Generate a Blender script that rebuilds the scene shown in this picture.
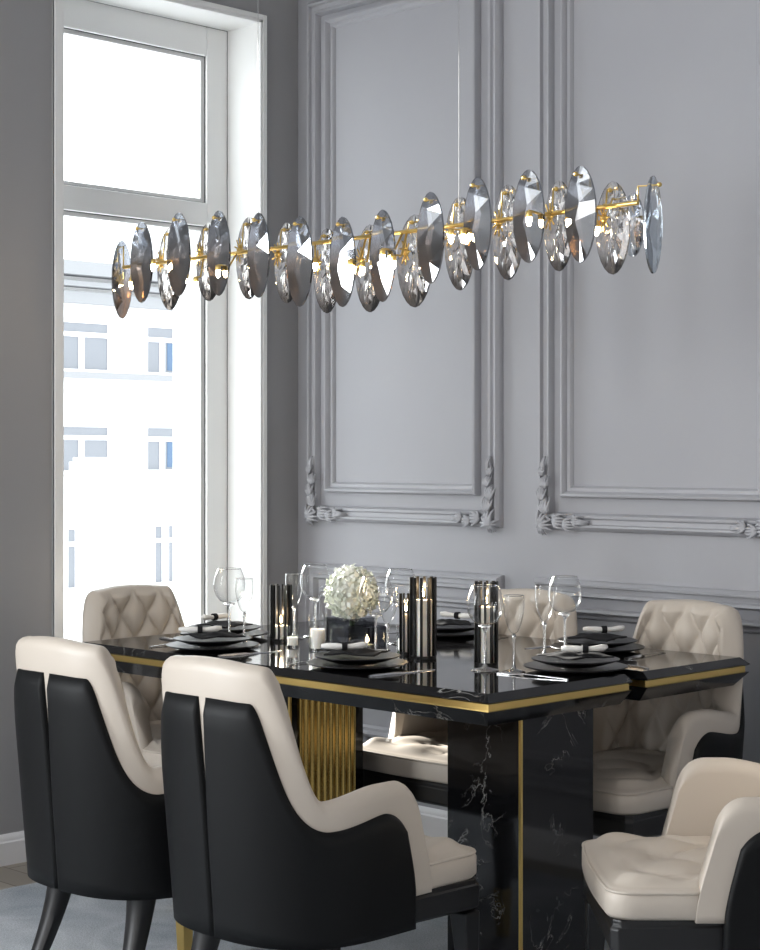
import bpy, bmesh, math, random
from mathutils import Vector, Matrix
PI = math.pi
S = bpy.context.scene
COL = S.collection
for o in list(bpy.data.objects): bpy.data.objects.remove(o)

# ------------------------------------------------------------------ camera
CAM = (4.645, -4.229, 1.28)
cd = bpy.data.cameras.new('camera'); cam = bpy.data.objects.new('camera', cd); COL.objects.link(cam)
cam.location = CAM; cam.rotation_euler = (PI/2, 0, PI/4)
cd.sensor_fit = 'HORIZONTAL'; cd.sensor_width = 36; cd.lens = 36*1750/760
cd.shift_y = -20/760; cd.clip_start = .05; cd.clip_end = 200
S.camera = cam
# ------------------------------------------------------------------ exposure
S.view_settings.view_transform = 'Standard'; S.view_settings.look = 'None'
S.view_settings.gamma = 1; S.view_settings.use_curve_mapping = False
S.view_settings.exposure = 0.42
# ------------------------------------------------------------------ world, sun, daylight, fill
w = bpy.data.worlds.new('sky'); S.world = w; w.use_nodes = True
bg = w.node_tree.nodes['Background']; bg.inputs[0].default_value = (.93, .97, 1, 1); bg.inputs[1].default_value = 2.9
sd = bpy.data.lights.new('sun', 'SUN'); sd.energy = 24; sd.angle = math.radians(1.2); sd.color = (1, .95, .88)
so = bpy.data.objects.new('sun', sd); COL.objects.link(so)
el = math.radians(11.5); dv = Vector((math.cos(el), -.13, -math.sin(el)))
so.rotation_euler = dv.to_track_quat('-Z', 'Y').to_euler(); so.location = (-6, .5, 4)

def area(name, loc, direction, sx, sy, power, color):
    l = bpy.data.lights.new(name, 'AREA'); l.shape = 'RECTANGLE'; l.size = sx; l.size_y = sy; l.energy = power; l.color = color
    o = bpy.data.objects.new(name, l); COL.objects.link(o); o.location = loc
    o.rotation_euler = Vector(direction).to_track_quat('-Z', 'Y').to_euler()
    return o
# added lamps: daylight in the unseen left window, fill at the windowless front wall
area('daylight_side_window', (-.02, -4.7, 1.65), (1, .12, 0), 1.15, 2.3, 120, (.93, .97, 1))
area('front_fill', (2.2, -6.05, 1.75), (0, 1, 0), 2.2, 2.3, 38, (1, .98, .96))

# ------------------------------------------------------------------ helpers
def BM(): return bmesh.new()
def link(name, me, parent=None):
    o = bpy.data.objects.new(name, me); COL.objects.link(o)
    if parent is not None: o.parent = parent
    return o
def obj(name, bm, m, parent=None, smooth=False, loc=None, rz=None, angle=None, bevel=0):
    bmesh.ops.recalc_face_normals(bm, faces=bm.faces)
    me = bpy.data.meshes.new(name); bm.to_mesh(me); bm.free()
    ms = m if isinstance(m, (list, tuple)) else [m]
    for q in ms: me.materials.append(q)
    if smooth:
        for p in me.polygons: p.use_smooth = True
    if angle is not None:
        me.polygons.foreach_set('use_smooth', [True]*len(me.polygons))
        me.set_sharp_from_angle(angle=math.radians(angle))
    o = link(name, me, parent)
    if bevel:
        b = o.modifiers.new('bevel', 'BEVEL'); b.width = bevel; b.segments = 2; b.limit_method = 'ANGLE'; b.angle_limit = math.radians(40)
    if loc is not None: o.location = loc
    if rz is not None: o.rotation_euler = (0, 0, rz)
    return o
def thing(name, label, cat, loc=(0, 0, 0), rz=0, group=None):
    o = link(name, None); o.location = loc; o.rotation_euler = (0, 0, rz); o.empty_display_size = .05
    return tag(o, label, cat, group)
def tag(o, label, cat, group=None):
    o['label'] = label; o['category'] = cat
    if group: o['group'] = group
    return o
def struct(o): o['kind'] = 'structure'; return o
def copy_tree(o, parent=None):
    c = o.copy(); COL.objects.link(c)
    if parent is not None: c.parent = parent
    for ch in list(o.children): copy_tree(ch, c)
    return c
def box(bm, x0, x1, y0, y1, z0, z1):
    v = [bm.verts.new(p) for p in [(x0,y0,z0),(x1,y0,z0),(x1,y1,z0),(x0,y1,z0),(x0,y0,z1),(x1,y0,z1),(x1,y1,z1),(x0,y1,z1)]]
    for f in [(3,2,1,0),(4,5,6,7),(0,1,5,4),(1,2,6,5),(2,3,7,6),(3,0,4,7)]: bm.faces.new([v[i] for i in f])
    return bm
def loft(bm, loops, close=True, cap0=True, cap1=True):
    R = [[bm.verts.new(p) for p in L] for L in loops]; n = len(R[0])
    for a, b in zip(R, R[1:]):
        for i in range(n if close else n-1):
            j = (i+1) % n
            bm.faces.new((a[i], a[j], b[j], b[i]))
    if cap0: bm.faces.new(R[0][::-1])
    if cap1: bm.faces.new(R[-1])
    return bm
def lathe(bm, prof, n=24, c=(0, 0, 0)):
    rows = []
    for r, z in prof:
        if r < 1e-6: rows.append([bm.verts.new((c[0], c[1], c[2]+z))])
        else: rows.append([bm.verts.new((c[0]+r*math.cos(2*PI*i/n), c[1]+r*math.sin(2*PI*i/n), c[2]+z)) for i in range(n)])
    for a, b in zip(rows, rows[1:]):
        for i in range(n):
            j = (i+1) % n
            if len(a) == 1 and len(b) == 1: continue
            if len(a) == 1: bm.faces.new((a[0], b[j], b[i]))
            elif len(b) == 1: bm.faces.new((a[i], a[j], b[0]))
            else: bm.faces.new((a[i], a[j], b[j], b[i]))
    return bm
def tube(bm, pts, rad, n=8, caps=True):
    P = [Vector(p) for p in pts]; R = rad if isinstance(rad, (list, tuple)) else [rad]*len(P)
    loops = []; prev = None
    for i, p in enumerate(P):
        t = (P[min(i+1, len(P)-1)] - P[max(i-1, 0)]).normalized()
        if prev is None:
            u = t.orthogonal().normalized()
        else:
            u = (prev - t*prev.dot(t)).normalized()
        prev = u; v = t.cross(u)
        loops.append([p + (u*math.cos(2*PI*k/n) + v*math.sin(2*PI*k/n))*R[i] for k in range(n)])
    return loft(bm, loops, True, caps, caps)
def smooth01(t):
    t = max(0, min(1, t)); return t*t*(3-2*t)
def lerp(a, b, t): return a+(b-a)*t

# ------------------------------------------------------------------ materials
def mat(name, color=(.8, .8, .8), rough=.5, metal=0, **kw):
    m = bpy.data.materials.new(name); m.use_nodes = True
    b = m.node_tree.nodes['Principled BSDF']
    b.inputs['Base Color'].default_value = (*color, 1); b.inputs['Roughness'].default_value = rough; b.inputs['Metallic'].default_value = metal
    for k, v in kw.items(): b.inputs[k.replace('_', ' ')].default_value = v
    return m
def nd(m, t, **kw):
    n = m.node_tree.nodes.new(t)
    for k, v in kw.items(): setattr(n, k, v)
    return n
def lk(m, a, b): m.node_tree.links.new(a, b)
def coords(m): return nd(m, 'ShaderNodeTexCoord').outputs['Object']
def noise(m, scale, detail=3, dist=0, vec=None, rough=.5):
    n = nd(m, 'ShaderNodeTexNoise'); n.inputs['Scale'].default_value = scale; n.inputs['Detail'].default_value = detail
    n.inputs['Distortion'].default_value = dist; n.inputs['Roughness'].default_value = rough
    lk(m, vec or coords(m), n.inputs['Vector']); return n.outputs['Fac']
def ramp(m, fac, stops):
    r = nd(m, 'ShaderNodeValToRGB'); e = r.color_ramp.elements
    while len(e) > 1: e.remove(e[-1])
    e[0].position = stops[0][0]; e[0].color = (*stops[0][1], 1)
    for p, c in stops[1:]:
        q = e.new(p); q.color = (*c, 1)
    lk(m, fac, r.inputs['Fac']); return r.outputs['Color']
def bump(m, height, strength=.2, dist=.002):
    b = nd(m, 'ShaderNodeBump'); b.inputs['Strength'].default_value = strength; b.inputs['Distance'].default_value = dist
    lk(m, height, b.inputs['Height']); lk(m, b.outputs['Normal'], m.node_tree.nodes['Principled BSDF'].inputs['Normal'])
def pb(m): return m.node_tree.nodes['Principled BSDF']

M = {}
m = M['wall'] = mat('wall_paint', (.37, .375, .405), .55)
lk(m, ramp(m, noise(m, 1.3, 4), [(.3, (.355, .36, .39)), (.7, (.385, .39, .42))]), pb(m).inputs['Base Color'])
bump(m, noise(m, 60, 3), .08)
M['trim'] = mat('trim_paint', (.385, .39, .42), .4)
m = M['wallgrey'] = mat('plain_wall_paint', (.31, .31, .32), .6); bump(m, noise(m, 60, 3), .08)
M['white'] = mat('white_frame', (.86, .87, .87), .35)
M['base'] = mat('baseboard_white', (.78, .78, .80), .4)
M['ceil'] = mat('ceiling_white', (.75, .75, .75), .7)
m = M['floor'] = mat('wood_floor', (.3, .25, .2), .35)
br = nd(m, 'ShaderNodeTexBrick'); br.inputs['Scale'].default_value = 1; br.inputs['Brick Width'].default_value = .9; br.inputs['Row Height'].default_value = .11
br.inputs['Mortar Size'].default_value = .003; br.inputs['Color1'].default_value = (.34, .30, .25, 1); br.inputs['Color2'].default_value = (.24, .21, .17, 1); br.inputs['Mortar'].default_value = (.1, .08, .06, 1)
lk(m, coords(m), br.inputs['Vector']); lk(m, br.outputs['Color'], pb(m).inputs['Base Color'])
m = M['rug'] = mat('rug_pile', (.45, .5, .56), .95)
mx = nd(m, 'ShaderNodeMix'); mx.data_type = 'RGBA'; mx.blend_type = 'MULTIPLY'; mx.inputs['Factor'].default_value = 1
lk(m, ramp(m, noise(m, 3.5, 5, 1.5), [(.3, (.40, .445, .50)), (.7, (.66, .70, .75))]), mx.inputs['A'])
lk(m, ramp(m, noise(m, 260, 2), [(.3, (.6, .6, .6)), (.7, (1, 1, 1))]), mx.inputs['B'])
lk(m, mx.outputs['Result'], pb(m).inputs['Base Color']); bump(m, noise(m, 300, 2), .6, .006)
m = M['cream'] = mat('cream_leather', (.54, .48, .415), .42); bump(m, noise(m, 500, 2), .05, .001)
m = M['dark'] = mat('charcoal_leather', (.005, .0054, .006), .5, 0, Specular_IOR_Level=.17); bump(m, noise(m, 450, 2), .06, .001)
M['legblack'] = mat('black_lacquer', (.007, .007, .008), .38)
M['gold'] = mat('brass', (.80, .57, .20), .3, 1)
m = M['goldpanel'] = mat('fluted_brass', (.80, .55, .17), .25, 1)
m = M['marble'] = mat('black_marble', (.008, .008, .009), .07)
n1 = noise(m, 4.5, 6, 1.2, rough=.6)
mt = nd(m, 'ShaderNodeMath', operation='SUBTRACT'); lk(m, n1, mt.inputs[0]); mt.inputs[1].default_value = .5
ab = nd(m, 'ShaderNodeMath', operation='ABSOLUTE'); lk(m, mt.outputs[0], ab.inputs[0])
v1 = ramp(m, ab.outputs[0], [(0, (.9, .9, .9)), (.003, (.2, .2, .2)), (.010, (0, 0, 0))])
v2 = ramp(m, noise(m, 2.9, 3, .5), [(.50, (0, 0, 0)), (.66, (1, 1, 1))])
mm = nd(m, 'ShaderNodeMix'); mm.data_type = 'RGBA'; mm.blend_type = 'MULTIPLY'; mm.inputs['Factor'].default_value = 1
lk(m, v1, mm.inputs['A']); lk(m, v2, mm.inputs['B'])
lk(m, ramp(m, mm.outputs['Result'], [(0, (.007, .007, .008)), (1, (.55, .54, .52))]), pb(m).inputs['Base Color'])
M['china'] = mat('black_china', (.005, .005, .006), .32, 0, Specular_IOR_Level=.35)
M['linenb'] = mat('black_linen', (.012, .012, .014), .85, 0, Specular_IOR_Level=.2)
M['linenw'] = mat('white_linen', (.8, .79, .77), .7)
M['steel'] = mat('cutlery_steel', (.62, .62, .63), .22, 1)
M['holder'] = mat('black_metal', (.012, .012, .012), .3, .3)
m = M['wax'] = mat('candle_wax', (.9, .87, .80), .5, 0); pb(m).inputs['Subsurface Weight'].default_value = .3; pb(m).inputs['Subsurface Radius'].default_value = (.02, .015, .01)
m = M['flame'] = mat('flame', (1, .8, .5), .5); pb(m).inputs['Emission Color'].default_value = (1, .75, .4, 1); pb(m).inputs['Emission Strength'].default_value = 30
m = M['bulb'] = mat('bulb_glow', (1, .8, .5), .5); pb(m).inputs['Emission Color'].default_value = (1, .74, .42, 1); pb(m).inputs['Emission Strength'].default_value = 90
m = M['petal'] = mat('cream_petals', (.72, .74, .66), .6); lk(m, ramp(m, noise(m, 25, 2), [(.35, (.60, .64, .54)), (.65, (.82, .83, .78))]), pb(m).inputs['Base Color'])
def glass(name, color, rough=0, ior=1.45):
    m = bpy.data.materials.new(name); m.use_nodes = True; t = m.node_tree; t.nodes.remove(t.nodes['Principled BSDF'])
    g = t.nodes.new('ShaderNodeBsdfGlass'); g.inputs['Color'].default_value = (*color, 1); g.inputs['Roughness'].default_value = rough; g.inputs['IOR'].default_value = ior
    t.links.new(g.outputs[0], t.nodes['Material Output'].inputs['Surface']); return m, g
def thin_glass(name, ior):
    m = bpy.data.materials.new(name); m.use_nodes = True; t = m.node_tree; t.nodes.remove(t.nodes['Principled BSDF'])
    a = t.nodes.new('ShaderNodeBsdfTransparent'); a.inputs[0].default_value = (.985, .99, .99, 1)
    g = t.nodes.new('ShaderNodeBsdfGlossy'); g.inputs['Roughness'].default_value = .12
    fr = t.nodes.new('ShaderNodeLayerWeight'); fr.inputs['Blend'].default_value = .5
    pw = t.nodes.new('ShaderNodeMath'); pw.operation = 'POWER'; pw.inputs[1].default_value = ior; t.links.new(fr.outputs['Facing'], pw.inputs[0])
    ma = t.nodes.new('ShaderNodeMath'); ma.operation = 'MULTIPLY_ADD'; ma.inputs[1].default_value = .95; ma.inputs[2].default_value = .03; t.links.new(pw.outputs[0], ma.inputs[0])
    x = t.nodes.new('ShaderNodeMixShader'); t.links.new(ma.outputs[0], x.inputs[0])
    t.links.new(a.outputs[0], x.inputs[1]); t.links.new(g.outputs[0], x.inputs[2]); t.links.new(x.outputs[0], t.nodes['Material Output'].inputs['Surface'])
    return m
M['glass'] = thin_glass('clear_glass', 2.2)
M['stem'], _ = glass('solid_glass', (.99, .99, .99), .02, 1.45)
_t = M['stem'].node_tree; _g = _t.nodes.new('ShaderNodeBsdfGlossy'); _g.inputs['Roughness'].default_value = .2; _x = _t.nodes.new('ShaderNodeMixShader'); _x.inputs[0].default_value = .35
_t.links.new(_.outputs[0], _x.inputs[1]); _t.links.new(_g.outputs[0], _x.inputs[2]); _t.links.new(_x.outputs[0], _t.nodes['Material Output'].inputs['Surface'])
M['smoked'], _ = glass('smoked_glass', (.66, .67, .69))
def pane(name, tint, refl):
    m = bpy.data.materials.new(name); m.use_nodes = True; t = m.node_tree; t.nodes.remove(t.nodes['Principled BSDF'])
    a = t.nodes.new('ShaderNodeBsdfTransparent'); a.inputs[0].default_value = (*tint, 1)
    g = t.nodes.new('ShaderNodeBsdfGlossy'); g.inputs['Roughness'].default_value = .02
    x = t.nodes.new('ShaderNodeMixShader'); x.inputs[0].default_value = refl
    t.links.new(a.outputs[0], x.inputs[1]); t.links.new(g.outputs[0], x.inputs[2]); t.links.new(x.outputs[0], t.nodes['Material Output'].inputs['Surface'])
    return m
M['pane'] = pane('window_pane', (.98, .99, .99), .04)
M['gasket'] = mat('window_gasket', (.06, .065, .075), .5)
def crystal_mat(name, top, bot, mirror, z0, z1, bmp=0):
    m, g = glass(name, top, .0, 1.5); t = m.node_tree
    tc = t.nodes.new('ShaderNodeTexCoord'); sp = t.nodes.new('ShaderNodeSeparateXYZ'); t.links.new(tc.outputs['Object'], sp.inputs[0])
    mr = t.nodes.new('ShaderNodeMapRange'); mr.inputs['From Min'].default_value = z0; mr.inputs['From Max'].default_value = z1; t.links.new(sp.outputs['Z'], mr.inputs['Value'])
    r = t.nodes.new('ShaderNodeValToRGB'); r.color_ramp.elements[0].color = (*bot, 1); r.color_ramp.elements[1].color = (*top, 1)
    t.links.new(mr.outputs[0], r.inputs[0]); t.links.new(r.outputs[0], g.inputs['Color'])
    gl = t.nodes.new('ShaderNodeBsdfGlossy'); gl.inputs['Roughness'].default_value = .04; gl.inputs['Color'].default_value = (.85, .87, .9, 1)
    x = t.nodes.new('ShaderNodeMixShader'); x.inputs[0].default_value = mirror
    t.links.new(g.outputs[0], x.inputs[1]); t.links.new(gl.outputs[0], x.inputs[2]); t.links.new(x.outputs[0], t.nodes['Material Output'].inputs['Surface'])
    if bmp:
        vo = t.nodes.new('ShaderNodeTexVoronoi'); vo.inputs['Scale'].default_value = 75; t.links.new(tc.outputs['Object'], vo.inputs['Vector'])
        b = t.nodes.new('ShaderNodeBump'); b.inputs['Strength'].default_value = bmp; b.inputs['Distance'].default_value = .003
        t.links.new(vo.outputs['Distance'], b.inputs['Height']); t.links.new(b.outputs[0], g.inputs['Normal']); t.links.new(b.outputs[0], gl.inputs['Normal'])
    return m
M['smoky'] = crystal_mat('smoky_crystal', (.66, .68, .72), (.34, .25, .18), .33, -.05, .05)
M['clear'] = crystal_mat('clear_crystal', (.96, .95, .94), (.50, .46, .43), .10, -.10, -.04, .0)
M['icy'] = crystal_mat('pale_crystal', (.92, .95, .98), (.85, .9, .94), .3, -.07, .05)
M['facade'] = mat('white_render', (.82, .82, .82), .8)
M['facadeband'] = mat('facade_moulding', (.24, .245, .255), .8)
M['extglass'] = mat('street_window_glass', (.17, .18, .20), .4)
M['extframe'] = mat('street_window_frame', (.85, .85, .86), .6)
M['blue'] = mat('blue_curtain', (.07, .12, .20), .7)

# ------------------------------------------------------------------ room shell
WX, WY, RX, FY, H = -.054, .05, 5.6, -6.1, 3.2
def wall_with_holes(x0, x1, span0, span1, holes):
    bm = BM(); ys = span0
    for (a, b, z0, z1) in sorted(holes):
        box(bm, x0, x1, ys, a, 0, H); box(bm, x0, x1, a, b, 0, z0); box(bm, x0, x1, a, b, z1, H); ys = b
    box(bm, x0, x1, ys, span1, 0, H); return bm
WIN = (-1.013, -.129, .45, 2.825)
WIN2 = (-5.35, -4.05, .45, 2.825)
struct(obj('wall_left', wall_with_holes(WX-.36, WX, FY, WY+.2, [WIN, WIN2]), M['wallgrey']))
struct(obj('wall_back', box(BM(), WX, RX, WY, WY+.2, 0, H), M['wall']))
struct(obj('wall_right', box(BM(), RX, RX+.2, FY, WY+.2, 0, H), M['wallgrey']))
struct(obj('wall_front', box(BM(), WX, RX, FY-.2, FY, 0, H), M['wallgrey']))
struct(obj('floor', box(BM(), WX-.36, RX+.2, FY-.2, WY+.2, -.1, 0), M['floor']))
struct(obj('ceiling', box(BM(), WX-.36, RX+.2, FY-.2, WY+.2, H, H+.1), M['ceil']))

# windows
def window(name, y0, y1, z0, z1):
    bm = BM(); t = .036
    # reveal lining with a thin raised border standing proud of the wall
    xi = WX-.17
    box(bm, xi, WX+.012, y0, y0+.012, z0, z1); box(bm, xi, WX+.012, y1-.012, y1, z0, z1)
    box(bm, xi, WX+.012, y0, y1, z1-.012, z1); box(bm, xi, WX+.03, y0-.03, y1+.03, z0-.03, z0+.002)
    box(bm, WX+.0005, WX+.014, y0-.0, y0+t, z0, z1); box(bm, WX+.0005, WX+.014, y1, y1+t*.5, z0, z1+t*.5); box(bm, WX+.0005, WX+.014, y0, y1, z1, z1+t*.5)
    root = struct(obj(name, bm, M['white'], bevel=.002))
    a, b, c, d = y0+.012, y1-.012, z0, z1-.012
    fw = .095; x0, x1 = xi-.07, xi
    zm0, zm1 = 2.098, 2.182
    f = BM()
    box(f, x0, x1, a, a+fw, c, d); box(f, x0, x1, b-fw, b, c, d)
    box(f, x0, x1, a+fw, b-fw, c, c+fw); box(f, x0, x1, a+fw, b-fw, d-fw-.01, d)
    box(f, x0, x1+.004, a+fw, b-fw, zm0, zm1)
    obj('window_frame', f, M['white'], root, bevel=.004)
    for (p, q) in ((c+fw, zm0), (zm1, d-fw-.01)):
        g = BM(); e = .003
        box(g, x1-.013, x1-.009, a+fw, a+fw+e, p, q); box(g, x1-.013, x1-.009, b-fw-e, b-fw, p, q)
        box(g, x1-.013, x1-.009, a+fw+e, b-fw-e, p, p+e); box(g, x1-.013, x1-.009, a+fw+e, b-fw-e, q-e, q)
        obj('gasket', g, M['gasket'], root)
        g = BM(); e2 = .016
        box(g, x0+.02, x1-.018, a+fw, a+fw+e2, p, q); box(g, x0+.02, x1-.018, b-fw-e2, b-fw, p, q)
        box(g, x0+.02, x1-.018, a+fw+e2, b-fw-e2, p, p+e2); box(g, x0+.02, x1-.018, a+fw+e2, b-fw-e2, q-e2, q)
        obj('sash', g, M['white'], root)
        g = BM(); box(g, x0+.012, x0+.018, a+fw+e, b-fw-e, p+e, q-e); obj('pane', g, M['pane'], root)
    # outer reveal
    o = BM(); xo = WX-.36
    box(o, xo, x0, a, a+.06, c, d); box(o, xo, x0, b-.1, b, c, d); box(o, xo, x0, a, b, c, c+.06)
    obj('outer_reveal', o, M['white'], root)
    return root
window('window_1', *WIN)
window('window_2', *WIN2)

# baseboards
bprof = [(0, 0), (.018, 0), (.018, .07), (.013, .075), (.013, .083), (.006, .092), (0, .095)]
bm = BM(); loft(bm, [[(WX+d, y, z) for d, z in bprof] for y in (FY, WY-.018)]); struct(obj('baseboard_left', bm, M['base'], angle=40))
bm = BM(); loft(bm, [[(x, WY-d, z) for d, z in bprof] for x in (WX, RX)]); struct(obj('baseboard_back', bm, M['base'], angle=40))

# wall mouldings
def frame_bm(x0, x1, z0, z1, prof, bm=None):
    bm = bm or BM()
    R = []
    for off, h in prof:
        R.append([bm.verts.new((x, WY-h, z)) for x, z in ((x0+off, z0+off), (x1-off, z0+off), (x1-off, z1-off), (x0+off, z1-off))])
    for a, b in zip(R, R[1:]):
        for i in range(4):
            j = (i+1) % 4; bm.faces.new((a[i], a[j], b[j], b[i]))
    return bm
P_out = [(0, 0), (0, .012), (.004, .020), (.012, .029), (.018, .027), (.021, .014), (.035, .012), (.040, .020), (.048, .022), (.053, .012), (.055, 0)]
P_in = [(0, 0), (0, .017), (.004, .028), (.011, .031), (.016, .025), (.019, .013), (.029, .012), (.034, .006), (.036, 0)]
def leaf(bm, c, ang, L, W, hgt, curl=0.0, n=7):
    # a ribbed acanthus lobe lying on the wall: c in wall x/z, ang its direction
    rows = []
    for i in range(n+1):
        t = i/n; a = ang+curl*t
        px = c[0]+L*t*math.cos(ang+curl*t*.5); pz = c[1]+L*t*math.sin(ang+curl*t*.5)
        wd = 1.0*W*math.sin(PI*min(1, .12+.88*t)**.8)*.5+.0006; nx, nz = -math.sin(a), math.cos(a)
        hh = 1.5*hgt*(.45+.55*math.sin(PI*t))
        row = []
        for k, f in enumerate((-1, -.6, 0, .6, 1)):
            y = WY-.006-(hh*(1-f*f*.85)+(.002 if f == 0 else 0) - (.003 if abs(f) == .6 else 0)) if abs(f) < 1 else WY-.004
            row.append(bm.verts.new((px+nx*wd*f, y, pz+nz*wd*f)))
        rows.append(row)
    for a, b in zip(rows, rows[1:]):
        for k in range(4): bm.faces.new((a[k], a[k+1], b[k+1], b[k]))
def scroll(bm, c, r0, turns, a0, rad, sgn=1, h=.014):
    pts = []; rr = []
    N = int(18*turns)
    for i in range(N+1):
        t = i/N; a = a0+sgn*2*PI*turns*t; r = r0*(1-.8*t)
        pts.append((c[0]+r*math.cos(a), WY-h-.006*t, c[1]+r*math.sin(a))); rr.append(rad*(1-.4*t))
    tube(bm, pts, rr, 6)
def finger(bm, c, ang, L, curl, r0=.0062, y0=.019, y1=.010):
    # one tapering, curling acanthus finger in relief
    pts, rr = [], []; x, z = c; N = 7
    for i in range(N+1):
        t = i/N; pts.append((x, WY-.013-lerp(y0, y1, t*t)-.008*math.sin(PI*t), z)); rr.append(1.12*r0*(1-.75*t**1.3))
        a = ang+curl*t; x += L/N*math.cos(a); z += L/N*math.sin(a)
    tube(bm, pts, rr, 6)
def ornament(cx, cz, sx, LV, LH):
    # carved acanthus corner piece growing up and inwards from (cx, cz)
    bm = BM(); X = lambda u: cx+sx*u
    K = 1 if sx > 0 else -1
    A = lambda deg: math.radians(deg if sx > 0 else 180-deg)
    def F(u, v, deg, L, curl, **k): finger(bm, (X(u), cz+v), A(deg), L, K*curl, **k)
    def SC(u, v, r, turns, a, rad, sg): scroll(bm, (X(u), cz+v), r, turns, a if sx > 0 else PI-a, rad, K*sg, .034)
    # shell fan on the corner itself
    for d in (-8, 12, 32, 52, 72, 95): F(.012, .012, d, .052, .25 if d > 40 else -.25, r0=.0075, y0=.024, y1=.016)
    for d in (170, 200, 230, 255, 280): F(.018, .016, d, .032, .4 if d > 220 else -.4, r0=.007)
    SC(.030, .028, .018, 1.3, 0, .0055, 1)
    # two runs of leaf clusters, up the side and along the bottom
    for k, v in enumerate((.055, .095, .135, .172)):
        w_ = 1-.13*k; u = .024+.006*(-1)**k
        for d, c in ((150, -1.6), (125, -1.2), (98, -.3), (62, 1.2), (35, 1.6)): F(u, v, d, .056*w_, c, r0=.0065*w_)
        SC(.020 if k % 2 else .036, v+.012, .013*w_, 1.2, 1.0, .0045, 1 if k % 2 else -1)
    for d, c in ((78, .5), (92, 0), (108, -.5)): F(.026, LV-.035, d, .042, c, r0=.005)
    for k, u in enumerate((.065, .105, .142)):
        w_ = 1-.13*k; v = .026+.005*(-1)**k
        for d, c in ((-62, 1.5), (-36, 1.1), (-6, .2), (28, -1.1), (58, -1.6)): F(u, v, d, .056*w_, c, r0=.0065*w_)
        SC(u+.012, .022 if k % 2 else .040, .013*w_, 1.2, 2.0, .0045, -1 if k % 2 else 1)
    for d, c in ((-16, .4), (0, 0), (14, -.4)): F(LH-.04, .028, d, .044, c, r0=.005)
    return bm
tn = 0
for (x0, x1) in ((.012, .93), (1.087, 2.02), (2.175, 3.11)):
    tn += 1
    fr = struct(obj('trim_%d' % tn, frame_bm(x0, x1, 1.045, 2.905, P_out), M['trim'], angle=35))
    for sx, cx in ((1, x0+.012), (-1, x1-.012)):
        obj('corner_ornament', ornament(cx, 1.044, sx, .225, .195), M['trim'], fr, smooth=True)
    tn += 1
    struct(obj('trim_%d' % tn, frame_bm(x0+.097, x1-.097, 1.148, 2.83, P_in), M['trim'], angle=35))
    tn += 1
    struct(obj('trim_%d' % tn, frame_bm(x0-.015 if x0 > .5 else x0-.012, x1+.005, .22, .892, P_out), M['trim'], angle=35))
    tn += 1
    struct(obj('trim_%d' % tn, frame_bm(x0+.07, x1-.075, .305, .807, P_in), M['trim'], angle=35))

# rug
rb = BM(); box(rb, .25, 4.6, -3.9, -.12, .0, .012)
tag(obj('rug', rb, M['rug'], bevel=.004), 'pale blue grey mottled rug lying under the dining table and chairs', 'rug')

# ------------------------------------------------------------------ street outside
def px_facade():
    X = -33.0
    b = thing('apartment_building', 'white apartment building across the street, seen through the window', 'building', (X, 24, -6))
    loc = lambda y, z: (y-24, z+6)
    wb = BM(); z_top = 6.2
    box(wb, -.6, 0, -9, 22, 0, z_top+6)
    obj('facade_wall', wb, M['facade'], b)
    cb = BM(); box(cb, 0, .3, -9, 22, 5.2+6, 5.5+6); box(cb, 0, .45, -9, 22, 5.62+6, 5.75+6); box(cb, 0, .6, -9, 22, 5.9+6, 6.25+6)
    obj('cornice', cb, M['facadeband'], b)
    lb = BM(); box(lb, 0, .25, -9, 22, 3.27+6, 3.43+6); obj('ledge', lb, M['facadeband'], b)
    def win(y0, y1, z0, z1, mulls, tz, curtain=False, name='window'):
        (a, p), (c, q) = loc(y0, z0), loc(y1, z1)
        f = BM(); fx = .06
        e = .1 if name == 'window' else .015
        box(f, .001, fx, a, a+e, p, q); box(f, .001, fx, c-e, c, p, q); box(f, .001, fx, a+e, c-e, q-.04, q); box(f, .001, fx+.1, a-.05, c+.05, p-.12, p)
        tt = q-.04 if tz == 1 else p+(q-p)*tz
        for mu in mulls: box(f, .001, fx, a+(c-a)*mu-.08, a+(c-a)*mu+.08, p, tt-.05)
        if tz < 1: box(f, .001, fx, a+e, c-e, tt-.05, tt+.07)
        o = obj(name, f, M['extframe'], b)
        g = BM(); box(g, .004, .02, a+e, c-e, p+.001, q-.04); obj('pane', g, M['extglass'], o)
        if curtain:
            g = BM(); box(g, .022, .035, c-.42, c-.11, p+.07, p+(q-p)*tz-.07); obj('curtain', g, M['blue'], o)
    for z0, z1 in ((3.5, 4.75), (.88, 2.05)):
        win(20.6, 23.35, z0, z1, (.33, .66), .72)
        win(24.45, 25.65, z0, z1, (.5,), .7, True)
        win(27.2, 29.5, z0, z1, (.33, .66), .72)
    # narrow ground floor lights between the white pilasters
    for y in (21.97, 24.79, 25.25):
        win(y, y+.27, -2.15, -.6, (), .72, False, 'slot_window')
    for y in (23.36, 23.74, 24.1, 24.55):
        win(y, y+.2, -2.5, -2.28, (), 1, False, 'slot_window')
    pb_ = BM()
    for k in range(7): box(pb_, 0, .1, 22.5-24+k*.285, 22.5-24+k*.285+.12, 6-2.2, 6+.35)
    obj('pilasters', pb_, M['facade'], b)
    bb = BM(); box(bb, 0, .3, -9, 22, 6+.4, 6+.75); obj('string_course', bb, M['facade'], b)
    # gate pillar nearer the house
    p = thing('gate_pillar', 'white capped pillar in front of the building across the street', 'pillar', (-20.5, 13.86, -4))
    g = BM(); box(g, -.24, .24, -.24, .24, 0, 5.0); obj('shaft', g, M['facade'], p)
    g = BM(); box(g, -.33, .33, -.3, .3, 5.0, 5.16); box(g, -.27, .27, -.26, .26, 5.16, 5.24); obj('cap', g, M['facade'], p)
px_facade()

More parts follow.
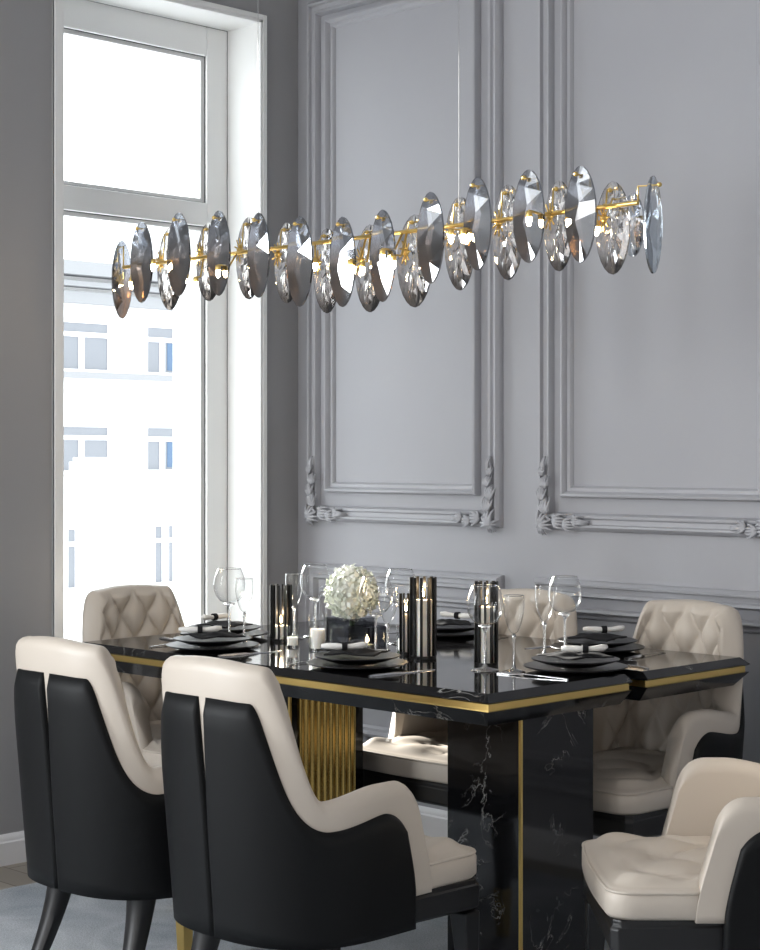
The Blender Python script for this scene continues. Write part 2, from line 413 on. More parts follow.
# ------------------------------------------------------------------ dining table
TX0, TX1, TY0, TY1 = .455, 2.05, -1.29, -.24
def outline(inset):
    N0, N1, ND = -.757, -.696, .12
    i = inset
    return [(TX0+i, TY0+i), (TX1-i, TY0+i), (TX1-i, N0-i*.3), (TX1-ND, N0-i*.3), (TX1-ND, N1+i*.3), (TX1-i, N1+i*.3), (TX1-i, TY1-i), (TX0+i, TY1-i), (TX0+i, N1+i*.3), (TX0+ND, N1+i*.3), (TX0+ND, N0-i*.3), (TX0+i, N0-i*.3)]
tab = thing('dining_table', 'black marble dining table with brass edge band set for dinner', 'table', (1.25, -.765, 0))
def tpart(name, levels, m, **k):
    bm = BM(); loft(bm, [[(x-1.25, y+.765, z) for x, y in outline(i)] for i, z in levels]); return obj(name, bm, m, tab, **k)
tpart('tabletop', [(.006, .720), (0, .724), (.020, .742)], M['marble'])
tpart('brass_band', [(.010, .7035), (.010, .7205)], M['gold'])
tpart('lower_slab', [(.032, .667), (.002, .7035)], M['marble'])
for s in (-1, 1):
    fb = BM(); box(fb, .535 if s > 0 else -.7325, .7325 if s > 0 else -.535, .011, .067, .668, .722); obj('notch_lining', fb, M['legblack'], tab)
def pedestal(x0, x1, y0, y1, goldside):
    bm = BM(); box(bm, x0-1.25, x1-1.25, y0+.765, y1+.765, .012, .668)
    p = obj('pedestal', bm, M['marble'], tab)
    g = BM(); box(g, x1-1.25-.004, x1-1.25+.003, y0+.765-.003, y0+.765+.004, .012, .668); obj('brass_corner_strip', g, M['gold'], p)
    if goldside:
        # fluted brass face turned to the middle of the table
        n = 96; pts = []
        ya, yb_ = y0+.03, y1-.035
        for i in range(n+1):
            t = i/n; pts.append((x1-1.25+.006+.003*math.sin(2*PI*9*t), ya+(yb_-ya)*t+.765))
        pts = [(x1-1.25-.001, ya+.765)]+pts+[(x1-1.25-.001, yb_+.765)]
        g = BM(); loft(g, [[(a, b, z) for a, b in pts] for z in (.02, .664)]); obj('fluted_panel', g, M['goldpanel'], p, angle=50)
pedestal(1.747, 1.98, -1.098, -.825, False)
pedestal(.93, 1.174, -1.098, -.825, True)

# ------------------------------------------------------------------ chairs
HB, HA = .865, .608
def upath(lean_z):
    # outer plan of the wrap-around back at height z: list of (x, y) with arc distance from the centre of the back (right half)
    k = .93+.07*(lean_z-.31)/.55
    a, byc, b, p = .254*k, -.05, .225, 2.7
    pts = []
    for i in range(61):
        th = -PI/2+(PI/2)*i/60
        c, s_ = math.cos(th), math.sin(th)
        pts.append((a*abs(c)**(2/p), byc-b*abs(s_)**(2/p)))
    pts[0] = (0, byc-b); pts[-1] = (a, byc)
    pts.append((a*.995, .10-.05*smooth01((lean_z-.36)/.25)))
    lean = -.045*(lean_z-.31)/.55
    return [(x, y+lean*smooth01((-.02-y)/.2)) for x, y in pts]
def at(path, d):
    for (p, q) in zip(path, path[1:]):
        L = math.hypot(q[0]-p[0], q[1]-p[1])
        if d <= L: t = d/L; return (lerp(p[0], q[0], t), lerp(p[1], q[1], t))
        d -= L
    return path[-1]
def plen(path): return sum(math.hypot(q[0]-p[0], q[1]-p[1]) for p, q in zip(path, path[1:]))
PATHS = {}
def P(d, z):
    # d signed arc distance as a fraction -1..1
    key = round(z, 3)
    if key not in PATHS:
        pth = upath(key); PATHS[key] = (pth, plen(pth))
    pth, L = PATHS[key]
    x, y = at(pth, abs(d)*L); return (x if d >= 0 else -x, y)
def hnorm(d, z):
    a = P(max(-1, d-.012), z); b = P(min(1, d+.012), z); tx, ty = b[0]-a[0], b[1]-a[1]; l = math.hypot(tx, ty) or 1
    return (-ty/l, tx/l)   # inward
def top_h(u):
    u = abs(u)
    if u < .19: h = HB-.006*(u/.19)**2
    elif u < .53: h = lerp(HB-.006, .588, (lambda t: .12*t*t*(1-t)+smooth01((t-.28)/.72)**1.05*.9+.1*t*t)((u-.19)/.34))
    else: h = lerp(.588, HA, smooth01((u-.53)/.30))
    if u > .90: h -= .05*(1-math.sqrt(max(0, 1-((u-.90)/.10)**2)))
    return h
ZB = .368
T = .056
def tuft(dlen, z, amp):
    u = dlen/.105; v = z/.15
    f = abs(math.sin(PI*(u+v)/1)*math.sin(PI*(u-v)/1))
    return amp*f**.36
def back_body():
    bm = BM(); cols = []
    ds = [-1+2*i/170 for i in range(171)]
    ext = [.985, .993, .998]
    ds = sorted(ds[1:-1]+[e*s for e in ext for s in (-1, 1)]+[-1, 1])
    NI, NO = 70, 14
    for d in ds:
        h = top_h(d); r = min(T/2, max(.001, (h-ZB)*.5)); L = PATHS.get(.6, (None, None))[1] or (P(0, .6) and PATHS[.6][1])
        col = []
        th = T*(1-.12*smooth01((abs(d)-.5)/.4))
        def pt(off, z):
            x, y = P(d, max(ZB, min(z, HB))); n = hnorm(d, max(ZB, min(z, HB)))
            return (x+n[0]*off, y+n[1]*off, z)
        for i in range(NO): col.append(pt(0, lerp(ZB, h-r, i/(NO-1))))
        for i in range(1, 8):
            a = PI*i/8; col.append(pt(th/2-th/2*math.cos(a), h-r+r*math.sin(a)))
        for i in range(NI):
            z = lerp(h-r, ZB, i/(NI-1))
            fade = smooth01((.62-abs(d))/.08)*smooth01((h-z)/.03)
            col.append(pt(th+(tuft(d*L, z-.1, .030)-.008)*fade, z))
        cols.append([bm.verts.new(p) for p in col])
    n = len(cols[0])
    for a, b in zip(cols, cols[1:]):
        for i in range(n):
            j = (i+1) % n; bm.faces.new((a[i], a[j], b[j], b[i]))
    bm.faces.new(cols[0]); bm.faces.new(cols[-1][::-1])
    return bm
UL = .55
def shell_h(u):
    # upper edge of the dark shell: an even inset from the cream edge
    R = .056; h = 9
    for k in range(-12, 13):
        x = R*k/12; v = abs(u+x/UL)
        if v <= 1: h = min(h, top_h(v)-math.sqrt(R*R-x*x))
    k_ = .05; m_ = HB-.072; d_ = max(k_-abs(h-m_), 0)/k_; h = min(h, m_)-d_*d_*k_*.25   # rounded shoulder
    q = (u-.79)/.115
    if q > 0: h -= .06*(1-math.sqrt(max(0, 1-min(1, q)**2)))
    return h
def shell_panel(sgn):
    bm = BM(); cols = []; z0 = .305
    us = [.001+(.899-.001)*i/90 for i in range(91)]
    NZ = 16; tk = .013
    for u in us:
        h = shell_h(u)
        h = max(h, z0+.012)
        col = []
        def pt(off, z):
            gap = .011*smooth01((z-.47)/.36)          # the slit between the two panels widens upwards
            uu = u + (gap/ .55)*max(0, 1-u/.30)
            zz = max(.31, min(z, HB)); x, y = P(sgn*uu, zz); n = hnorm(sgn*uu, zz); return (x+n[0]*off, y+n[1]*off, z)
        e = 0
        edge = min((u-.001)/.012, 1); edge2 = min((.899-u)/.012, 1); rd = min(edge, edge2)
        tt = tk*(.25+.75*math.sqrt(max(0, 1-(1-rd)**2)))
        for i in range(NZ):
            t = i/(NZ-1); z = lerp(z0, h, t)
            rz_ = min(1, (h-z)/.012); o = tt*(.3+.7*math.sqrt(max(0, 1-(1-rz_)**2)))
            col.append(pt(-o, z))
        for i in range(NZ): col.append(pt(.006, lerp(h, z0, i/(NZ-1))))
        cols.append([bm.verts.new(p) for p in col])
    n = len(cols[0])
    for a, b in zip(cols, cols[1:]):
        for i in range(n):
            j = (i+1) % n; bm.faces.new((a[i], a[j], b[j], b[i]))
    bm.faces.new(cols[0]); bm.faces.new(cols[-1][::-1]); return bm
def seat_half(y):
    return lerp(.198, .236, smooth01((y-.05)/.05))
def seat_bm():
    bm = BM(); NX, NY = 48, 56; y0, y1 = -.225, .27
    rows = []
    prof = [(-.006, .372), (.0, .380), (.0, .415), (-.004, .425), (-.012, .430)]
    def outl(off):
        pts = []
        # counter-clockwise outline with rounded front corners
        r = .05
        ys = [y0+(.05-y0)*i/6 for i in range(7)]+[.06, .07, .08, .09, .10]+[.12+(.27-r-.12)*i/4 for i in range(5)]
        right = [(seat_half(y), y) for y in ys]+[(.236-r+r*math.cos(a), .27-r+r*math.sin(a)) for a in [PI/2*k/6 for k in range(1, 7)]]
        front = [(x, .27+.008*(1-(x/.186)**2)) for x in (.12, .06, 0, -.06, -.12)]
        left = [(-x, y) for x, y in right[::-1]]
        pts = right+front+left
        return [(x*(1+off/.22), y+(off if y > 0 else -off)*(.9 if y > .2 or y < -.2 else 0)) for x, y in pts]
    loft(bm, [[(x, y, z) for x, y in outl(o)] for o, z in prof], True, True, False)
    ring = outl(-.012)
    top = outl(-.012); cx, cy = 0, .02
    K = 48; loops = []
    for k in range(K+1):
        f = 1-k/K*.995
        L = []
        for x, y in top:
            X, Y = cx+(x-cx)*f, cy+(y-cy)*f
            ed = smooth01((1-f)/.16)
            u, v = X/.10, (Y-.02)/.10
            puff = .018*(abs(math.cos(PI*(u+v)/2)*math.cos(PI*(u-v)/2)))**.4
            L.append((X, Y, .430+ed*(.006+puff)))
        loops.append(L)
    loft(bm, loops, True, False, True)
    bmesh.ops.remove_doubles(bm, verts=bm.verts, dist=.0002)
    return bm, outl(-.003)
def make_chair():
    t = thing('dining_chair', 'x', 'chair')
    obj('backrest', back_body(), M['cream'], t, smooth=True)
    for s in (-1, 1): obj('shell_panel', shell_panel(s), M['dark'], t, smooth=True)
    bm, ol = seat_bm(); st = obj('seat', bm, M['cream'], t, smooth=True)
    pb2 = BM(); tube(pb2, [(x, y, .4245) for x, y in ol], .0035, 6); obj('piping', pb2, M['cream'], st, smooth=True)
    f = BM(); fo = [(.195, -.14), (.226, -.02), (.238, .25), (.225, .265), (-.225, .265), (-.238, .25), (-.226, -.02), (-.195, -.14), (-.13, -.215), (.13, -.215)]
    loft(f, [[(x*k, y*k, z) for x, y in fo] for k, z in ((.95, .305), (.99, .313), (.99, .355), (.97, .361), (.97, .372))])
    obj('seat_frame', f, M['legblack'], t, bevel=.003)
    for sx in (-1, 1):
        # front leg: straight taper with a brass ferrule
        g = BM(); loft(g, [[(sx*(.205+dx)+a*w_, .235+dy+b*w_, z) for a, b in ((-1, -1), (1, -1), (1, 1), (-1, 1))] for z, w_, dx, dy in ((.0, .011, .012, .012), (.15, .016, .006, .006), (.30, .024, 0, 0))])
        lg = obj('leg', g, M['legblack'], t, bevel=.004)
        g = BM(); loft(g, [[(sx*(.205+dx)+a*w_, .235+dy+b*w_, z) for a, b in ((-1, -1), (1, -1), (1, 1), (-1, 1))] for z, w_, dx, dy in ((-.0, .0125, .012, .012), (.125, .0168, .007, .007))])
        obj('brass_ferrule', g, M['gold'], lg)
        # rear leg: sabre curve sweeping backwards
        loops = []
        for i in range(13):
            q = i/12; z = .315*(1-q)
            dy = -.09*q**1.6-.02*q; dx = .035*q**1.5
            w_ = lerp(.034, .014, q**.7); d_ = lerp(.030, .013, q**.7)
            loops.append([(sx*(.15+dx)+a*w_, -.165+dy+b*d_, z) for a, b in ((-1, -.6), (-.6, -1), (.6, -1), (1, -.6), (1, .6), (.6, 1), (-.6, 1), (-1, .6))])
        g = BM(); loft(g, loops); obj('leg', g, M['legblack'], t, angle=50)
    return t
GA = 'cream and charcoal dining chairs'
chair = make_chair()
chairs = [
 ((1.935, -1.705), 0, 'cream chair with charcoal shell, its back to the camera, nearest at the front centre'),
 ((1.395, -1.705), 0, 'cream chair with charcoal shell at the left front, its back to the camera'),
 ((1.245, -.465), PI, 'cream quilted chair at the far side, half hidden behind the slatted candle holder'),
 ((1.80, -.455), PI-.06, 'cream quilted chair against the panelled wall behind the right end of the table'),
 ((.53, -.935), -PI/2, 'cream tufted chair at the table head right in front of the bright window'),
 ((2.60, -1.185), .75*PI, 'cream chair turned sideways at the lower right, showing its tufted seat and arm'),
]
for i, ((x, y), rz, lab) in enumerate(chairs):
    c = chair if i == 0 else copy_tree(chair)
    c.location = (x, y, .012); c.rotation_euler = (0, 0, rz); c['label'] = lab; c['category'] = 'chair'; c['group'] = GA

# ------------------------------------------------------------------ chandelier
CY, CZ = -.965, 1.86
ch = thing('chandelier', 'long linear chandelier of smoky and clear crystal plates on a brass bar', 'chandelier', (1.24, CY, CZ))
bm = BM(); tube(bm, [(.26-1.24, 0, 0), (2.22-1.24, 0, 0)], .0055, 12)
obj('brass_bar', bm, M['gold'], ch, angle=40)
for x in (.892, 1.663):
    bm = BM(); tube(bm, [(x-1.24, 0, 0), (x-1.24, 0, H-CZ-.02)], .0009, 6); obj('suspension_wire', bm, M['steel'], ch)
bm = BM(); box(bm, -.5, .5, -.05, .05, H-CZ-.03, H-CZ); obj('canopy', bm, M['gold'], ch, bevel=.004)
CR = [(0.232,-.95,1.825,.122,.030,'e'),(0.414,-1.0,1.86,.122,.027,'s'),(0.432,-.93,1.846,.126,.03,'c'),(0.592,-1.0,1.869,.123,.028,'s'),(0.618,-.93,1.853,.117,.03,'c'),(0.775,-1.0,1.858,.122,.027,'s'),(0.799,-.93,1.849,.119,.029,'c'),(0.949,-1.0,1.838,.119,.025,'s'),(0.963,-.93,1.823,.114,.028,'c'),(1.119,-1.0,1.807,.123,.029,'s'),(1.128,-.93,1.788,.117,.03,'c'),(1.288,-1.0,1.793,.12,.028,'s'),(1.297,-.93,1.782,.118,.032,'c'),(1.438,-1.0,1.797,.12,.027,'s'),(1.464,-.93,1.789,.122,.037,'c'),(1.609,-1.0,1.829,.116,.028,'s'),(1.624,-.93,1.821,.12,.031,'c'),(1.768,-1.0,1.849,.115,.028,'s'),(1.786,-.93,1.835,.119,.031,'c'),(1.932,-1.0,1.852,.112,.031,'s'),(1.949,-.93,1.836,.11,.029,'c'),(2.09,-1.0,1.842,.113,.03,'s'),(2.112,-.93,1.816,.11,.032,'c'),(2.127,-.86,1.827,.076,.021,'w'),(2.251,-.95,1.808,.112,.026,'e')]
def crystal_bm(hh, hw, th, facing, cut=False):
    # marquise plate: faceted front and back faces around an off-axis ridge
    bm = BM(); N = 12; L, Rr = [], []
    ring = []
    for i in range(2*N):
        a = 2*PI*i/(2*N); z = hh*math.cos(a); s_ = math.sin(a)
        wv = hw*math.copysign(abs(s_)**1.14, s_)
        ring.append((wv, z))
    def emb(u, v, z): return (u, v, z) if facing == 'y' else (v, u, z)
    e0 = [bm.verts.new(emb(u, -.003, z)) for u, z in ring]; e1 = [bm.verts.new(emb(u, .003, z)) for u, z in ring]
    n = len(ring)
    for i in range(n): bm.faces.new((e0[i], e0[(i+1) % n], e1[(i+1) % n], e1[i]))
    if cut:
        # cut stone: a rim of facets, a middle ring and a small table
        for e, sg in ((e0, -1), (e1, 1)):
            prev = e
            for sc, dp, ph in ((.72, .55, .5), (.42, .9, 0), (.16, 1.0, .5)):
                cur = []
                for i in range(n):
                    u0, z0 = ring[i]; u1, z1 = ring[(i+1) % n]
                    cur.append(bm.verts.new(emb((u0*(1-ph)+u1*ph)*sc, sg*th*dp*(1 if i % 2 else .8), (z0*(1-ph)+z1*ph)*(sc*.55+.45 if sc > .2 else sc*2))))
                for i in range(n):
                    j = (i+1) % n
                    if ph: bm.faces.new((prev[i], prev[j], cur[i])); bm.faces.new((cur[i], prev[j], cur[j]))
                    else: bm.faces.new((prev[i], cur[j], cur[i])); bm.faces.new((prev[i], prev[j], cur[j]))
                prev = cur
            bm.faces.new(prev)
        return bm
    for e, sg in ((e0, -1), (e1, 1)):
        ridge = [bm.verts.new(emb(hw*.12*(1 if k % 2 else -1), sg*th*(1-abs(z0))**.6, hh*z0)) for k, z0 in enumerate((.62, .22, -.15, -.55))]
        order = [0]*n
        for i in range(n):
            z = (ring[i][1]+ring[(i+1) % n][1])/2/hh
            k = min(range(4), key=lambda q: abs((.62, .22, -.15, -.55)[q]-z)); order[i] = k
        for i in range(n):
            j = (i+1) % n; k, kn = order[i], order[j]
            bm.faces.new((e[i], e[j], ridge[k]))
            if k != kn: bm.faces.new((e[j], ridge[kn], ridge[k]))
    return bm
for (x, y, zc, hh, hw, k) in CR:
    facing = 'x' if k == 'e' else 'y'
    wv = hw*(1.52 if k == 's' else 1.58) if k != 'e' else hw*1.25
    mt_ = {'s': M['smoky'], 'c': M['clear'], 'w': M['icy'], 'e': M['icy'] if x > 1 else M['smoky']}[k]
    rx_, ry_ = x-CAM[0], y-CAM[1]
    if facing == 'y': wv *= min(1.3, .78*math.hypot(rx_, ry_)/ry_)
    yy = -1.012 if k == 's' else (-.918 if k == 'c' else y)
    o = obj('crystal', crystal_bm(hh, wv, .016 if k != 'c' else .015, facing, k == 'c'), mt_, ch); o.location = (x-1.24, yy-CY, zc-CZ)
    g = BM(); zt = hh-.022
    if facing == 'y':
        sg = -1 if k == 's' else 1
        fr = -.006 if k == 's' else .008
        yb = -(yy-CY)
        tube(g, [(0, yb, CZ-zc), (0, yb+sg*.02, CZ-zc+.01), (0, sg*.012 if False else yb+sg*.025, zt), (0, sg*.016, zt)], .0022, 6)
        lathe(g, [(0, -.006), (.0045, -.004), (.006, 0), (.0045, .004), (0, .006)], 10, (0, sg*.018, zt))
        if k == 'c': lathe(g, [(0, -.006), (.0045, -.004), (.006, 0), (.0045, .004), (0, .006)], 10, (0, -.012, zt))
    else:
        sg = 1 if x > 1 else -1
        bx = (2.22 if x > 1 else .26)-x
        tube(g, [(bx, CY-y, CZ-zc), (bx, CY-y, zt), (0, 0, zt), (sg*.018, 0, zt)], .0022, 6)
        lathe(g, [(0, -.006), (.0045, -.004), (.006, 0), (.0045, .004), (0, .006)], 10, (sg*.018, 0, zt))
    obj('brass_pin', g, M['gold'], o, smooth=True)
for x, dz, yo in ((.30, -.045, .0), (.50, -.01, -.07), (.65, -.07, -.03), (.80, -.05, -.07), (1.13, -.05, 0), (1.33, -.075, -.06), (1.345, -.08, -.03), (1.465, -.06, -.075), (1.48, -.075, -.05), (1.70, -.03, -.07), (1.74, -.032, -.07), (1.965, -.012, -.085), (2.10, -.04, 0)):
    g = BM(); lathe(g, [(0, -.026), (.004, -.024), (.0065, -.016), (.0065, -.004), (0, 0)], 12)
    b = obj('bulb', g, M['bulb'], ch, smooth=True); b.location = (x-1.24, yo, dz)
    g = BM(); tube(g, [(0, 0, -.004), (0, 0, .010), (0, -yo*.6, .012 if dz < -.02 else .006), (0, -yo, -dz)], .003, 8); lathe(g, [(.0072, -.005), (.008, -.002), (.008, .008), (.003, .011), (0, .011)], 10); obj('lamp_socket', g, M['gold'], b, smooth=True)
for (x, y, zc, hh, hw, k) in CR:
    if k != 'c': continue
    g = BM()
    for q in range(9):
        a = 2*PI*q/9; tube(g, [(0, 0, 0), (.020*math.cos(a), -.004, .034*math.sin(a))], .0022, 5)
    lathe(g, [(0, -.010), (.008, -.006), (.010, 0), (.008, .006), (0, .010)], 12)
    o = obj('brass_rosette', g, M['gold'], ch, smooth=True); o.location = (x-1.24, .012, zc-CZ+.02)

# ------------------------------------------------------------------ table setting
TZ = .742
place = {   # centre, direction the diner faces, words
 'A': ((.885, -1.125), PI/2, "beside the leftmost wine glass"),
 'B': ((.665, -.90), 0, "at the table head by the window"),
 'C': ((1.47, -1.135), PI/2, "in front of the flower vase"),
 'D': ((1.10, -.40), -PI/2, "right of the largest slatted candle holder"),
 'E': ((1.905, -.80), PI, "nearest the notch in the table's right end"),
 'F': ((1.67, -.41), -PI/2, "in front of the far right chair"),
}
def charger():
    bm = BM(); lathe(bm, [(0, .002), (.07, 0), (.09, .002), (.128, .011), (.130, .0135), (.127, .0145), (.09, .006), (0, .005)], 48); return obj('charger_plate', bm, M['china'], smooth=True)
def plate():
    bm = BM(); lathe(bm, [(0, .003), (.055, 0), (.06, .003), (.07, .004), (.108, .016), (.110, .0185), (.107, .0195), (.07, .009), (0, .0075)], 48); return obj('dinner_plate', bm, M['china'], smooth=True)
def napkin():
    random.seed(4); bm = BM(); N = 22; g = [[None]*(N+1) for _ in range(N+1)]
    for i in range(N+1):
        for j in range(N+1):
            u, v = i/N*2-1, j/N*2-1
            x = .085*(u*.75+v*.25); y = .075*(v*.8-u*.18)
            z = .002+.012*max(0, 1-abs(u-.2*v)*1.4)*max(0, .9-abs(v)*.5)*abs(math.sin(2.6*u+1.7*v+.6))+.005*abs(math.sin(4.3*u-2.2*v))*max(0, 1-abs(v))
            g[i][j] = bm.verts.new((x, y, z))
    for i in range(N):
        for j in range(N): bm.faces.new((g[i][j], g[i+1][j], g[i+1][j+1], g[i][j+1]))
    o = obj('folded_napkin', bm, M['linenb'], smooth=True); md = o.modifiers.new('thickness', 'SOLIDIFY'); md.thickness = .0035; md.offset = 1
    return o
def roll():
    t = thing('napkin_roll', 'x', 'napkin')
    g = BM(); tube(g, [(-.058, .007, .010), (-.045, .003, .010), (-.02, 0, .009), (0, 0, .0085), (.02, 0, .009), (.045, .004, .011), (.058, .010, .013)], [.005, .0075, .0085, .006, .0065, .0085, .005], 12); obj('rolled_cloth', g, M['linenw'], t, smooth=True)
    g = BM(); tube(g, [(-.007, 0, .009), (.007, 0, .009)], .0105, 14); obj('ring', g, M['linenb'], t, angle=40)
    return t
def fork():
    bm = BM(); loft(bm, [[(x-w_, y, z), (x+w_, y, z), (x+w_, y, z+.0018), (x-w_, y, z+.0018)] for x, y, w_, z in ((0, -.10, .004, .001), (0, -.02, .0026, .003), (0, .03, .003, .004), (0, .045, .011, .002), (0, .062, .012, .001))])
    for k in range(4): box(bm, -.0115+k*.0065, -.0085+k*.0065, .060, .098, .001, .0028)
    return obj('fork', bm, M['steel'], angle=40)
def knife():
    bm = BM(); loft(bm, [[(-w_, y, .0005), (w_, y, .0005), (w_*.8, y, h), (-w_*.8, y, h)] for y, w_, h in ((-.11, .0035, .003), (-.09, .0055, .005), (-.02, .0045, .005), (-.01, .008, .0028), (.06, .0085, .0025), (.10, .003, .002))])
    return obj('knife', bm, M['steel'], angle=40)
protos = {}
def put(kind, mk, loc, rz, label, cat, group):
    if kind not in protos: o = mk(); protos[kind] = o
    else: o = copy_tree(protos[kind])
    o.location = loc; o.rotation_euler = (0, 0, rz); return tag(o, label, cat, group)
for i, (k, ((x, y), a, wd)) in enumerate(place.items()):
    rz = a-PI/2
    put('charger', charger, (x, y, TZ), rz, 'black charger plate ' + wd, 'plate', 'black charger plates')
    put('plate', plate, (x, y, TZ+.0125), rz, 'black dinner plate on its charger ' + wd, 'plate', 'black dinner plates')
    put('napkin', napkin, (x, y, TZ+.0335), rz+.4*i, 'folded black napkin on plate ' + wd, 'napkin', 'folded black napkins')
    co, si = math.cos(rz), math.sin(rz)
    L = lambda u, v: (x+u*co-v*si, y+u*si+v*co)
    p = L(.0, -.045) if k not in 'EF' else L(-.0, -.03)
    put('roll', roll, (p[0], p[1], TZ+.048), (PI/4 if k in 'AEFC' else rz)+.1, 'white rolled napkin with black ring ' + wd, 'napkin', 'white napkin rolls')
    p = L(-.165, 0); put('fork', fork, (p[0], p[1], TZ), rz+.12, 'steel fork beside the plate ' + wd, 'fork', 'steel forks')
    p = L(.165, 0); put('knife', knife, (p[0], p[1], TZ), rz-.1, 'steel knife beside the plate ' + wd, 'knife', 'steel knives')

def wine_glass(h=.212, r=.046, bowl=.108):
    b0 = h-bowl
    o = [(0, 0), (.034, 0), (.035, .0015), (.028, .004), (.008, .009), (.0035, .018), (.0032, b0-.012), (.005, b0-.002)]
    for i in range(1, 15):
        q = i/14; o.append((r*math.sin(PI*.74*q**.68) if q > 0 else .005, b0+bowl*q))
    return o[:9], o[8:]
def flute(h=.19, r=.026, bowl=.105):
    b0 = h-bowl
    o = [(0, 0), (.028, 0), (.029, .0015), (.022, .004), (.007, .009), (.0033, .018), (.003, b0-.012), (.0045, b0-.002)]
    for i in range(1, 15):
        q = i/14; o.append((max(.004, r*math.sin(PI*.60*q**.8)), b0+bowl*q))
    return o[:9], o[8:]
def glass_obj(name, stem, bowl):
    # one thing: the thin bowl with a rounded lip, and its solid stem and foot
    bm = BM(); lathe(bm, [(0, stem[-1][1]+.0005)]+bowl[1:], 40)
    rr, zz = bowl[-1]
    root = obj(name, bm, M['glass'], smooth=True)
    bm = BM(); lathe(bm, stem+[(0, stem[-1][1]+.003)], 24); obj('stem', bm, M['stem'], root, smooth=True)
    bm = BM(); lathe(bm, [(rr-.0009, zz), (rr, zz+.0009), (rr+.0009, zz), (rr, zz-.0009), (rr-.0009, zz)], 40); obj('lip', bm, M['stem'], root, smooth=True)
    return root
wg = [((.79, -.985), 'large wine glass standing at the left, in front of the window frame'),
      ((.845, -.70), 'large wine glass left of the white flower ball, behind the clear candle tumbler'),
      ((1.33, -.93), 'large wine glass in front of the white flower ball'),
      ((1.742, -.955), 'large wine glass in front of the slatted candle holder nearest the table corner'),
      ((1.673, -.555), 'large wine glass at the right, between the two far quilted chairs'),
      ((1.16, -.66), 'large wine glass right behind the white flower ball')]
for i, ((x, y), lab) in enumerate(wg):
    put('wine_glass', lambda: glass_obj('wine_glass', *wine_glass()), (x, y, TZ), 0, lab, 'glass', 'large wine glasses')
fl = [((.889, -1.014), 'slim flute glass beside the leftmost wine glass'),
      ((.84, -.78), 'slim flute glass just right of the left slatted candle holder'),
      ((1.41, -.965), 'slim flute glass left of the largest slatted candle holder'),
      ((1.815, -.93), 'slim flute glass right of the wine glass near the table corner'),
      ((1.669, -.635), 'slim flute glass at the right end, left of the right wine glass')]
for i, ((x, y), lab) in enumerate(fl):
    put('champagne_flute', lambda: glass_obj('champagne_flute', *flute()), (x, y, TZ), 0, lab, 'glass', 'slim flute glasses')

def slat_holder(x, y, h, r, ch_, cr_, label, nf=14):
    t = thing('candle_holder', label, 'candle holder', (x, y, TZ), 0, 'black slatted candle holders')
    g = BM(); lathe(g, [(0, 0), (r, 0), (r, .008), (0, .008)], 32); obj('base', g, M['holder'], t, angle=40)
    for k in range(nf):
        a = 2*PI*(k+.5)/nf; g = BM(); ca, sa = math.cos(a), math.sin(a)
        L = []
        for z in (.008, h):
            L.append([(ca*(r+u)-sa*v, sa*(r+u)+ca*v, z) for u, v in ((-.007, -.0036*r/.036), (0, -.0036*r/.036), (0, .0036*r/.036), (-.007, .0036*r/.036))])
        loft(g, L); obj('slat', g, M['holder'], t)
    c = BM(); lathe(c, [(0, .008), (cr_, .008), (cr_, ch_-.003), (cr_-.003, ch_), (0, ch_-.002)], 24); cn = obj('candle', c, M['wax'], t, angle=50)
    g = BM(); tube(g, [(0, 0, ch_-.003), (.001, 0, ch_+.010)], .001, 6); obj('wick', g, M['linenb'], cn)
    g = BM(); lathe(g, [(0, ch_+.006), (.0035, ch_+.011), (.003, ch_+.018), (0, ch_+.03)], 10); obj('flame', g, M['flame'], cn, smooth=True)
    pl = bpy.data.lights.new('candle_glow', 'POINT'); pl.energy = .35; pl.color = (1, .72, .42); pl.shadow_soft_size = .006
    po = bpy.data.objects.new('candle_glow', pl); COL.objects.link(po); po.parent = t; po.location = (0, 0, ch_+.034)
    return t
slat_holder(.863, -.852, .163, .032, .045, .023, 'black slatted candle holder standing at the left, short candle inside', 10)
slat_holder(1.452, -.875, .215, .036, .155, .027, 'largest black slatted candle holder at the table middle, tall candle inside', 10)
slat_holder(1.36, -.845, .165, .019, .11, .010, 'slimmest black slatted candle holder, left of the largest one', 8)
slat_holder(1.672, -.872, .215, .031, .15, .0225, 'black slatted candle holder nearest the right table corner, behind a wine glass', 10)

def tumbler(x, y, h, r, ch_, label):
    t = thing('candle_tumbler', label, 'candle', (x, y, TZ), 0, 'clear glass candle tumblers')
    g = BM(); lathe(g, [(0, 0), (r, 0), (r, h), (r-.0015, h), (r-.0015, .006), (0, .006)], 32); obj('tumbler', g, M['glass'], t, angle=40)
    g = BM(); c = r-.005; z0 = .006; lathe(g, [(0, z0), (c, z0), (c, z0+ch_), (0, z0+ch_-.001)], 24); cn = obj('candle', g, M['wax'], t, angle=40)
    g = BM(); tube(g, [(0, 0, z0+ch_-.002), (.001, 0, z0+ch_+.009)], .0012, 6); obj('wick', g, M['linenb'], cn)
    return t
tumbler(1.11, -.936, .10, .025, .052, 'clear glass candle tumbler with tall white candle, left of the flower vase')
tumbler(1.005, -.935, .06, .019, .022, 'smaller clear glass candle tumbler between the left slatted holder and the taller tumbler')
tumbler(1.30, -.79, .075, .021, .028, 'clear glass candle tumbler right of the flower vase, behind the slim flute')

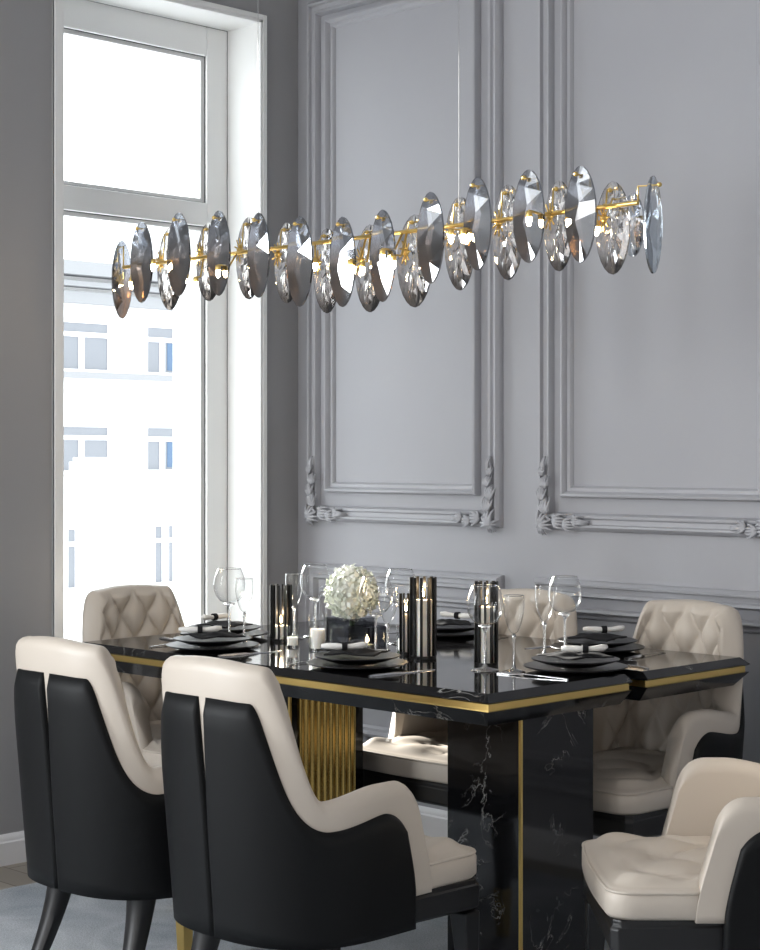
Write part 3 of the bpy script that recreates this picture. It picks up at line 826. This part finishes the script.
# flower vase and tealight cube
v = thing('flower_vase', 'square smoked glass vase holding a round white flower ball', 'vase', (1.15, -.845, TZ), .06)
g = BM(); a_, b_ = .05, .0465
loft(g, [[(-a_, -a_, 0), (a_, -a_, 0), (a_, a_, 0), (-a_, a_, 0)], [(-a_, -a_, .088), (a_, -a_, .088), (a_, a_, .088), (-a_, a_, .088)], [(-b_, -b_, .088), (b_, -b_, .088), (b_, b_, .088), (-b_, b_, .088)], [(-b_, -b_, .006), (b_, -b_, .006), (b_, b_, .006), (-b_, b_, .006)]])
obj('vase_body', g, M['smoked'], v)
random.seed(11); g = BM(); R0 = .068; cz_ = .155
for i in range(760):
    zz = 1-2*(i+.5)/760; ph = i*2.39996; rr = math.sqrt(1-zz*zz)
    n = Vector((rr*math.cos(ph), rr*math.sin(ph), zz)); tq = n.orthogonal().normalized(); ang = random.random()*6.28
    tq = Matrix.Rotation(ang, 3, n) @ tq; bq = n.cross(tq)
    c = Vector((0, 0, cz_))+n*R0*random.uniform(.92, 1.06); s_ = random.uniform(.009, .014)
    up = random.uniform(.3, .9)
    P5 = [c, c+tq*s_*.7+bq*s_*.55+n*s_*up*.5, c+tq*s_*1.5+n*s_*up*1.0, c+tq*s_*.7-bq*s_*.55+n*s_*up*.5]
    g.faces.new([g.verts.new(p) for p in P5])
fbm = obj('flower_ball', g, M['petal'], v); md = fbm.modifiers.new('thickness', 'SOLIDIFY'); md.thickness = .0008
g = BM(); bmesh.ops.create_icosphere(g, subdivisions=3, radius=.062, matrix=Matrix.Translation((0, 0, cz_))); obj('flower_core', g, M['petal'], fbm, smooth=True)
g = BM(); tube(g, [(0, 0, .01), (0, 0, .105)], .006, 8); obj('stem', g, mat('stem_green', (.08, .14, .05), .6), v)
t = thing('tealight_cube', 'small dark glass cube with a lit tealight, beside the flower vase', 'candle holder', (1.262, -.895, TZ), .05)
a_, b_, hh = .036, .033, .075
g = BM(); loft(g, [[(-a_, -a_, 0), (a_, -a_, 0), (a_, a_, 0), (-a_, a_, 0)], [(-a_, -a_, hh), (a_, -a_, hh), (a_, a_, hh), (-a_, a_, hh)], [(-b_, -b_, hh), (b_, -b_, hh), (b_, b_, hh), (-b_, b_, hh)], [(-b_, -b_, .005), (b_, -b_, .005), (b_, b_, .005), (-b_, b_, .005)]])
obj('glass_cube', g, M['smoked'], t)
g = BM(); lathe(g, [(0, .006), (.019, .006), (.019, .024), (0, .026)], 24); c = obj('tealight', g, M['wax'], t, angle=40)
g = BM(); lathe(g, [(0, .028), (.004, .033), (.0035, .040), (0, .052)], 10); obj('flame', g, M['flame'], c, smooth=True)
